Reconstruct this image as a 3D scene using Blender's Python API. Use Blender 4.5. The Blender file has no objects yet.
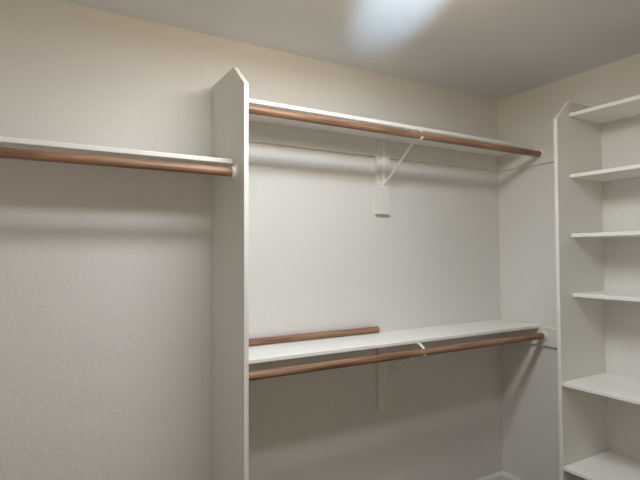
import bpy, bmesh, math
from mathutils import Vector, Matrix

S = bpy.context.scene
COL = S.collection

# ------------------------------------------------------------------ materials
def new_mat(name):
    m = bpy.data.materials.new(name); m.use_nodes = True
    nt = m.node_tree
    return m, nt, nt.nodes['Principled BSDF']

def paint(name, col, rough=0.55, bump=0.0, scale=60.0, mottling=0.02):
    """painted surface: faint colour mottling plus an optional rolled / orange-peel texture"""
    m, nt, b = new_mat(name)
    N, L = nt.nodes, nt.links
    tc = N.new('ShaderNodeTexCoord')
    n1 = N.new('ShaderNodeTexNoise'); n1.inputs['Scale'].default_value = 3.0; n1.inputs['Detail'].default_value = 3
    mx = N.new('ShaderNodeMix'); mx.data_type = 'RGBA'
    mx.inputs['A'].default_value = (*[c * (1 - mottling) for c in col], 1)
    mx.inputs['B'].default_value = (*[min(1, c * (1 + mottling)) for c in col], 1)
    L.new(tc.outputs['Object'], n1.inputs['Vector'])
    L.new(n1.outputs['Fac'], mx.inputs['Factor'])
    L.new(mx.outputs['Result'], b.inputs['Base Color'])
    b.inputs['Roughness'].default_value = rough
    if bump:
        n2 = N.new('ShaderNodeTexNoise'); n2.inputs['Scale'].default_value = scale
        n2.inputs['Detail'].default_value = 4; n2.inputs['Roughness'].default_value = 0.55
        rp = N.new('ShaderNodeValToRGB')
        rp.color_ramp.elements[0].position = 0.42; rp.color_ramp.elements[1].position = 0.62
        bp = N.new('ShaderNodeBump'); bp.inputs['Strength'].default_value = bump; bp.inputs['Distance'].default_value = 0.0015
        L.new(tc.outputs['Object'], n2.inputs['Vector']); L.new(n2.outputs['Fac'], rp.inputs['Fac'])
        L.new(rp.outputs['Color'], bp.inputs['Height']); L.new(bp.outputs['Normal'], b.inputs['Normal'])
    return m

def wood(name, dark, light, rough=0.42):
    """round wooden rod: fine grain running along local X"""
    m, nt, b = new_mat(name)
    N, L = nt.nodes, nt.links
    tc = N.new('ShaderNodeTexCoord'); mp = N.new('ShaderNodeMapping')
    mp.inputs['Scale'].default_value = (2.2, 90, 90)
    n = N.new('ShaderNodeTexNoise'); n.inputs['Scale'].default_value = 1.6; n.inputs['Detail'].default_value = 5; n.inputs['Distortion'].default_value = 0.6
    mp2 = N.new('ShaderNodeMapping'); mp2.inputs['Scale'].default_value = (3, 12, 12)
    n2 = N.new('ShaderNodeTexNoise'); n2.inputs['Scale'].default_value = 1.0; n2.inputs['Detail'].default_value = 2
    ad = N.new('ShaderNodeMath'); ad.operation = 'MULTIPLY_ADD'; ad.inputs[1].default_value = 0.6
    r = N.new('ShaderNodeValToRGB')
    r.color_ramp.elements[0].position = 0.50; r.color_ramp.elements[0].color = (*dark, 1)
    r.color_ramp.elements[1].position = 1.05; r.color_ramp.elements[1].color = (*light, 1)
    L.new(tc.outputs['Object'], mp.inputs['Vector']); L.new(mp.outputs['Vector'], n.inputs['Vector'])
    L.new(tc.outputs['Object'], mp2.inputs['Vector']); L.new(mp2.outputs['Vector'], n2.inputs['Vector'])
    L.new(n2.outputs['Fac'], ad.inputs[0]); L.new(n.outputs['Fac'], ad.inputs[2])
    L.new(ad.outputs[0], r.inputs['Fac']); L.new(r.outputs['Color'], b.inputs['Base Color'])
    b.inputs['Roughness'].default_value = rough
    return m

def carpet(name):
    m, nt, b = new_mat(name)
    N, L = nt.nodes, nt.links
    tc = N.new('ShaderNodeTexCoord'); n = N.new('ShaderNodeTexNoise')
    n.inputs['Scale'].default_value = 180; n.inputs['Detail'].default_value = 3
    r = N.new('ShaderNodeValToRGB')
    r.color_ramp.elements[0].color = (0.10, 0.075, 0.052, 1); r.color_ramp.elements[1].color = (0.22, 0.165, 0.12, 1)
    bp = N.new('ShaderNodeBump'); bp.inputs['Strength'].default_value = 0.6; bp.inputs['Distance'].default_value = 0.006
    L.new(tc.outputs['Object'], n.inputs['Vector']); L.new(n.outputs['Fac'], r.inputs['Fac'])
    L.new(r.outputs['Color'], b.inputs['Base Color']); L.new(n.outputs['Fac'], bp.inputs['Height'])
    L.new(bp.outputs['Normal'], b.inputs['Normal']); b.inputs['Roughness'].default_value = 0.95
    return m

WALL = paint('wall_paint', (0.715, 0.705, 0.68), 0.62, 0.35, 70)
CEIL = paint('ceiling_paint', (0.70, 0.70, 0.705), 0.8, 0.3, 70)
WHITE = paint('white_shelf_paint', (0.855, 0.855, 0.825), 0.34)
PANEL = paint('white_panel_paint', (0.73, 0.72, 0.675), 0.4)
CLEAT = paint('cleat_paint', (0.73, 0.72, 0.675), 0.5)
TRIM = paint('trim_paint', (0.76, 0.745, 0.70), 0.4)
METAL = paint('white_enamel', (0.86, 0.84, 0.79), 0.3)
PLASTIC = paint('white_plastic', (0.84, 0.81, 0.76), 0.3)
ROD = wood('reddish_brown_wood', (0.10, 0.048, 0.026), (0.375, 0.212, 0.122))
CARPET = carpet('tan_carpet')

# ------------------------------------------------------------------ mesh helpers
def finish(name, bm, mat, loc=(0, 0, 0), parent=None, smooth=False):
    bmesh.ops.recalc_face_normals(bm, faces=bm.faces)
    me = bpy.data.meshes.new(name); bm.to_mesh(me); bm.free()
    me.materials.append(mat)
    if smooth:
        for p in me.polygons: p.use_smooth = True
        me.set_sharp_from_angle(angle=math.radians(40))
    o = bpy.data.objects.new(name, me); COL.objects.link(o)
    o.location = loc
    if parent: o.parent = parent
    return o

def box_bm(size, centre=(0, 0, 0), bevel=0.0, seg=2, bm=None):
    b = bmesh.new()
    r = bmesh.ops.create_cube(b, size=1.0)
    for v in r['verts']:
        v.co = Vector((v.co.x * size[0] + centre[0], v.co.y * size[1] + centre[1], v.co.z * size[2] + centre[2]))
    if bevel:
        bmesh.ops.bevel(b, geom=list(b.edges), offset=bevel, segments=seg, affect='EDGES', profile=0.5)
    if bm is None: return b
    me = bpy.data.meshes.new('tmp'); b.to_mesh(me); b.free(); bm.from_mesh(me); bpy.data.meshes.remove(me)
    return bm

def span(name, mat, lo, hi, bevel=0.0, seg=2, parent=None):
    """box from lo to hi (world), its origin at the middle of its underside"""
    lo, hi = Vector(lo), Vector(hi); s = hi - lo
    base = Vector(((lo.x + hi.x) / 2, (lo.y + hi.y) / 2, lo.z))
    bm = box_bm(s, (0, 0, s.z / 2), bevel, seg)
    loc = base if parent is None else base - parent.location
    return finish(name, bm, mat, loc, parent)

def prism_bm(poly, t, bevel=0.0):
    """closed outline of 3D points extruded along vector t"""
    bm = bmesh.new()
    f = bm.faces.new([bm.verts.new(p) for p in poly])
    r = bmesh.ops.extrude_face_region(bm, geom=[f])
    bmesh.ops.translate(bm, verts=[g for g in r['geom'] if isinstance(g, bmesh.types.BMVert)], vec=t)
    bmesh.ops.recalc_face_normals(bm, faces=bm.faces)
    if bevel:
        bmesh.ops.bevel(bm, geom=list(bm.edges), offset=bevel, segments=2, affect='EDGES', profile=0.5)
    return bm

def lathe_x(profile, n=40):
    """profile of (x, r) revolved about local X; r = 0 closes the end"""
    bm = bmesh.new(); rings = []
    for x, r in profile:
        if r < 1e-6: rings.append([bm.verts.new((x, 0, 0))])
        else: rings.append([bm.verts.new((x, r * math.cos(2 * math.pi * k / n), r * math.sin(2 * math.pi * k / n))) for k in range(n)])
    for a, b in zip(rings, rings[1:]):
        for k in range(n):
            k2 = (k + 1) % n
            if len(a) == 1: bm.faces.new((a[0], b[k2], b[k]))
            elif len(b) == 1: bm.faces.new((a[k], a[k2], b[0]))
            else: bm.faces.new((a[k], a[k2], b[k2], b[k]))
    return bm

def strap_bm(path, width, thick):
    """flat strap following a path of (y, z) points in the YZ plane, width along X"""
    pts = [Vector(p) for p in path]; off = []
    for i, p in enumerate(pts):
        t = (pts[min(i + 1, len(pts) - 1)] - pts[max(i - 1, 0)]).normalized()
        off.append(Vector((-t.y, t.x)) * thick / 2)
    bm = bmesh.new(); rows = []
    for p, o in zip(pts, off):
        a, b = p + o, p - o
        rows.append([bm.verts.new((-width / 2, a.x, a.y)), bm.verts.new((width / 2, a.x, a.y)),
                     bm.verts.new((width / 2, b.x, b.y)), bm.verts.new((-width / 2, b.x, b.y))])
    for r, s in zip(rows, rows[1:]):
        for k in range(4):
            bm.faces.new((r[k], r[(k + 1) % 4], s[(k + 1) % 4], s[k]))
    bm.faces.new(rows[0]); bm.faces.new(list(reversed(rows[-1])))
    return bm

def tag(o, label, cat, group=None):
    o['label'] = label; o['category'] = cat
    if group: o['group'] = group
    return o

def structure(o):
    o['kind'] = 'structure'; return o

def copy_tree(o, parent=None):
    c = o.copy(); COL.objects.link(c)
    if parent: c.parent = parent
    for ch in list(o.children): copy_tree(ch, c)
    return c

# ------------------------------------------------------------------ sizes (metres); room corner at x = 0, y = 0
HC = 2.44
XL, YF = -3.05, -2.75                 # left wall and wall behind the photographer
T = 0.019                             # board thickness
PX = -1.8755                           # right face of the divider

# ------------------------------------------------------------------ room shell
structure(span('floor', CARPET, (XL - .1, YF - .1, -.1), (.1, .1, 0)))
structure(span('ceiling', CEIL, (XL - .1, YF - .1, HC), (.1, .1, HC + .1)))
structure(span('wall_back', WALL, (XL - .1, 0, 0), (.1, .1, HC)))
structure(span('wall_right', WALL, (0, YF, 0), (.1, 0, HC)))
structure(span('wall_left', WALL, (XL - .1, YF, 0), (XL, 0, HC)))
structure(span('wall_front', WALL, (XL - .1, YF - .1, 0), (.1, YF, HC)))

def baseboard(name, p0, p1, n):
    """moulded baseboard from p0 to p1, standing out along n"""
    prof = [(0, 0), (.013, 0), (.013, .062), (.011, .070), (.007, .076), (.005, .083), (0, .083)]
    p0, p1, n = Vector(p0), Vector(p1), Vector(n)
    bm = prism_bm([n * a + Vector((0, 0, b)) for a, b in prof], p1 - p0)
    return structure(finish(name, bm, TRIM, p0))
baseboard('baseboard_back', (PX, 0, 0), (-.013, 0, 0), (0, -1, 0))
baseboard('baseboard_right', (0, 0, 0), (0, -.642, 0), (-1, 0, 0))

# ------------------------------------------------------------------ tall clipped-corner panels
DD, ZD, CH, CZ = 0.390, 2.204, 0.112, 0.098
bm = prism_bm([(0, 0, 0), (0, -DD, 0), (0, -DD, ZD - CZ), (0, -DD + CH, ZD), (0, 0, ZD)], Vector((T, 0, 0)), 0.0015)
tag(finish('divider_panel', bm, PANEL, (PX - T, 0, 0)),
    'tall white painted divider panel with a clipped top corner, between left and right sections', 'closet divider')

# ------------------------------------------------------------------ long shelves
def shelf_board(lo, hi, label):
    return tag(span('closet_shelf', WHITE, lo, hi, 0.004, 3), label, 'shelf', 'long shelf boards on the back wall')
US, LS, FS = 2.091, 1.036, 1.8342
shelf_board((PX, -.2735, US - T), (-T, 0, US), 'upper white shelf board right of the divider, above a wooden rod')
shelf_board((PX, -.288, LS - T), (-T, 0, LS), 'lower white shelf board right of the divider with a loose wooden rod lying on it')
shelf_board((XL, -.2735, FS - T), (PX - T, 0, FS), 'white shelf board left of the divider above a wooden rod')

# cleats that carry the shelves
def cleat(lo, hi, label):
    return tag(span('shelf_cleat', CLEAT, lo, hi, 0.002, 2), label, 'cleat', 'white cleats under the shelves')
BX = -0.991                            # left edge of the backing blocks
cleat((PX, -T, 1.980), (BX, 0, US - T), 'long white cleat on the back wall under the upper shelf, left of the bracket')
cleat((BX + .089, -T, 1.980), (-T, 0, US - T), 'long white cleat on the back wall under the upper shelf, right of the bracket')
cleat((-T, -.46, 1.977), (0, 0, US - .009), 'white cleat on the right wall at the end of the upper shelf and rod')
cleat((-T, -.46, 0.918), (0, 0, LS - .009), 'white cleat on the right wall at the end of the lower shelf and rod')

# ------------------------------------------------------------------ backing blocks and metal brackets
BT = 0.025                             # their thickness
def block(x, z0, z1, label):
    return tag(span('backing_block', CLEAT, (x, -BT, z0), (x + .089, 0, z1), 0.002, 2), label, 'backing board',
               'flat boards behind the brackets')
block(BX, 1.668, US - T, 'flat white vertical board on the back wall behind the upper shelf bracket')
block(BX, 0.622, LS - T, 'flat white vertical board on the back wall under the lower shelf behind its bracket')

RR = 0.0174                            # rod radius
RY, URZ, LRZ = -.315, 2.032, 0.977
FRY, FRZ = -.2926, 1.7785
# bracket built with its origin on the block face at the shelf's underside, rod centre at (RY + BT, URZ - shelf underside)
def make_bracket():
    root = bpy.data.objects.new('shelf_bracket', None); COL.objects.link(root); root.empty_display_size = 0.05
    cy, cz = RY + BT, URZ - (US - T)
    W = 0.015
    finish('wall_stem', strap_bm([(-.0015, -.005), (-.0015, -.262)], W, .003), METAL, parent=root)
    st = root.children[0]
    for z in (-.07, -.235):
        b = lathe_x([(0, 0), (0, .0045), (-.0015, .0035), (-.002, 0)], 16)
        bmesh.ops.rotate(b, verts=b.verts, matrix=Matrix.Rotation(math.radians(90), 3, 'Z'))
        finish('screw', b, METAL, (0, -.003, z), st, True)
    finish('shelf_arm', strap_bm([(0, -.0016), (cy + .022, -.0016), (cy + .010, -.006), (cy + .000, -.013), (cy - .007, -.0185), (cy - .0105, -.0225)], W, .003), METAL, parent=root)
    a0 = math.radians(25)
    R = RR + .0021
    arc = [(cy + R * math.cos(t), cz + R * math.sin(t)) for t in [math.radians(d) for d in range(-38, -166, -10)]]
    finish('rod_hook', strap_bm([(cy + .028, cz - .006)] + arc, .014, .003), METAL, parent=root, smooth=True)
    finish('diagonal_brace', strap_bm([(-.005, -.245), (cy + .030, cz - .008)], .012, .004), METAL, parent=root)
    return root
br = make_bracket()
br.location = (-.946, -BT, US - T)
tag(br, 'white metal bracket with a diagonal brace under the upper shelf, hooked round the upper rod', 'bracket', 'shelf and rod brackets')
br2 = copy_tree(br); br2.location = (-.946, -BT, LS - T)
tag(br2, 'white metal bracket mostly hidden behind the lower rod, hooked round it under the lower shelf', 'bracket', 'shelf and rod brackets')

# ------------------------------------------------------------------ rods and the sockets they rest in
def rod(x0, x1, y, z, name, label, cat='clothes rod', group='wooden hanging rods', r=RR, rz=0.0):
    L = x1 - x0; c = .0015
    o = finish(name, lathe_x([(-L / 2, 0), (-L / 2, r - c), (-L / 2 + c, r), (L / 2 - c, r), (L / 2, r - c), (L / 2, 0)]), ROD,
               ((x0 + x1) / 2, y, z), smooth=True)
    o.rotation_euler = (0, 0, rz)
    return tag(o, label, cat, group)
G = .0045
rod(PX + G, -T - G, RY, URZ, 'clothes_rod', 'round wooden rod under the upper shelf, right of the divider')
rod(PX + G, -T - G, RY, LRZ, 'clothes_rod', 'round wooden rod hung in front of and below the lower shelf')
rod(XL + G, PX - T - G, FRY, FRZ, 'clothes_rod', 'round wooden rod under the left shelf, ending at the divider')
rod(-1.865, -.987, -.0185, LS + .0168, 'loose_rod', 'loose wooden rod lying on the lower shelf against the back wall',
    'wooden rod', None, .0166)

# socket: flat flange on the wall with a raised collar; faces +X in its own frame
sock_prof = [(0, 0), (0, .031), (.002, .0315), (.004, .030), (.0045, .0235), (.015, .0228), (.0165, .0216), (.0165, .0192),
             (.0150, .0181), (.0040, .0179), (.0040, 0)]
s0 = finish('rod_socket', lathe_x(sock_prof, 48), PLASTIC, smooth=True)
sockets = [((-T, RY, URZ), math.pi, 'round white socket on the right wall holding the end of the upper rod'),
           ((-T, RY, LRZ), math.pi, 'round white socket on the right wall holding the end of the lower rod'),
           ((PX - T, FRY, FRZ), math.pi, 'round white socket on the left face of the divider holding the left rod'),
           ((PX, RY, LRZ), 0, 'white socket peeking past the divider edge at the left end of the lower rod'),
           ((PX, RY, URZ), 0, 'white socket peeking past the divider edge at the left end of the upper rod')]
for i, (loc, rz, lab) in enumerate(sockets):
    o = s0 if i == 0 else copy_tree(s0)
    o.location = loc; o.rotation_euler = (0, 0, rz)
    tag(o, lab, 'rod socket', 'rod end sockets')

# ------------------------------------------------------------------ shelving unit on the right wall
UY0, UY1 = -1.50, -.6615               # clear width between the two side panels
PD = 0.378
unit = bpy.data.objects.new('shelving_unit', None); COL.objects.link(unit); unit.empty_display_size = .1
unit.location = (0, (UY0 + UY1) / 2, 0)
tag(unit, 'built-in white shelving unit with six open shelves against the right wall', 'shelving unit')
for y in (UY1, UY0 - T):
    bm = prism_bm([(0, 0, 0), (-PD, 0, 0), (-PD, 0, ZD - CZ + .006), (-PD + .107, 0, ZD + .008), (0, 0, ZD + .008)], Vector((0, T, 0)), 0.0015)
    finish('side_panel', bm, PANEL, Vector((0, y, 0)) - unit.location, unit)
for z, d in ((2.1424, .2785), (1.8365, .2785), (1.541, .2785), (1.2471, .2785), (.8338, PD - .001), (.4327, PD - .001)):
    span('shelf', WHITE, (-d, UY0, z - T / 2 - (.0 if d < .3 else .0095)), (0, UY1, z + T / 2 - (.0 if d < .3 else .0095)), 0.003, 3, unit)

# ------------------------------------------------------------------ light
W = bpy.data.worlds.new('World'); S.world = W; W.use_nodes = True
W.node_tree.nodes['Background'].inputs['Color'].default_value = (0.5, 0.55, 0.6, 1)
W.node_tree.nodes['Background'].inputs['Strength'].default_value = 0.05

def area(name, loc, target, power, col, sx, sy=None, spread=180, shape='DISK'):
    l = bpy.data.lights.new(name, 'AREA'); l.energy = power; l.color = col; l.shape = shape; l.size = sx
    if sy: l.size_y = sy
    l.spread = math.radians(spread)
    o = bpy.data.objects.new(name, l); COL.objects.link(o); o.location = loc
    o.rotation_euler = (Vector(target) - Vector(loc)).to_track_quat('-Z', 'Y').to_euler()
    return o
# the closet's linear ceiling lamp, out of frame above: cool light downwards, warmer light from its sides
LX, LY = -1.635, -1.03
area('ceiling_lamp', (LX, LY, 2.38), (LX, LY, 0), 21, (0.81, 0.906, 1.0), .75, .25, shape='RECTANGLE')
for k in (-.28, -.14, 0, .14, .28):
    pl = bpy.data.lights.new('ceiling_lamp_side', 'POINT'); pl.energy = 1.95; pl.color = (1.0, 0.77, 0.46); pl.shadow_soft_size = .07
    po = bpy.data.objects.new('ceiling_lamp_side', pl); COL.objects.link(po); po.location = (LX + k, LY, 2.33)
# added warm fill light behind the photographer; the wall there has no opening
area('warm_fill', (-2.55, YF + .02, 1.3), (-2.3, 0, 1.6), 5.5, (1.0, 0.64, 0.34), .75, 1.9, shape='RECTANGLE')

# added spot that throws a bluish streak onto the ceiling, no known source
sp = bpy.data.lights.new('ceiling_streak_spot', 'SPOT'); sp.energy = 520; sp.color = (.52, .76, 1.0)
sp.spot_size = math.radians(10.8); sp.spot_blend = 1.0; sp.shadow_soft_size = .03
so = bpy.data.objects.new('ceiling_streak_spot', sp); COL.objects.link(so); so.location = (-2.15, -2.65, 1.55)
so.rotation_euler = (Vector((-1.365, -.71, 2.44)) - Vector(so.location)).to_track_quat('-Z', 'Y').to_euler()

# ------------------------------------------------------------------ camera
cam = bpy.data.cameras.new('camera'); co = bpy.data.objects.new('camera', cam); COL.objects.link(co)
f, yaw, pitch, roll = 493.3, 30.5458, 1.6433, -.2543
cam.sensor_fit = 'HORIZONTAL'; cam.sensor_width = 36; cam.lens = f * 36 / 640; cam.clip_start = .02
a, b, r = [math.radians(v) for v in (yaw, pitch, roll)]
fw = Vector((math.sin(a) * math.cos(b), math.cos(a) * math.cos(b), math.sin(b)))
rt = Vector((math.cos(a), -math.sin(a), 0)); up = rt.cross(fw)
rt2 = rt * math.cos(r) + up * math.sin(r); up2 = up * math.cos(r) - rt * math.sin(r)
M = Matrix((rt2, up2, -fw)).transposed().to_4x4(); M.translation = (-2.5908, -2.1319, 1.4542)
co.matrix_world = M
S.camera = co

S.view_settings.view_transform = 'Standard'; S.view_settings.look = 'None'
S.view_settings.exposure = -0.06; S.view_settings.gamma = 1.0; S.view_settings.use_curve_mapping = False
S.cycles.max_bounces = 12; S.cycles.diffuse_bounces = 8
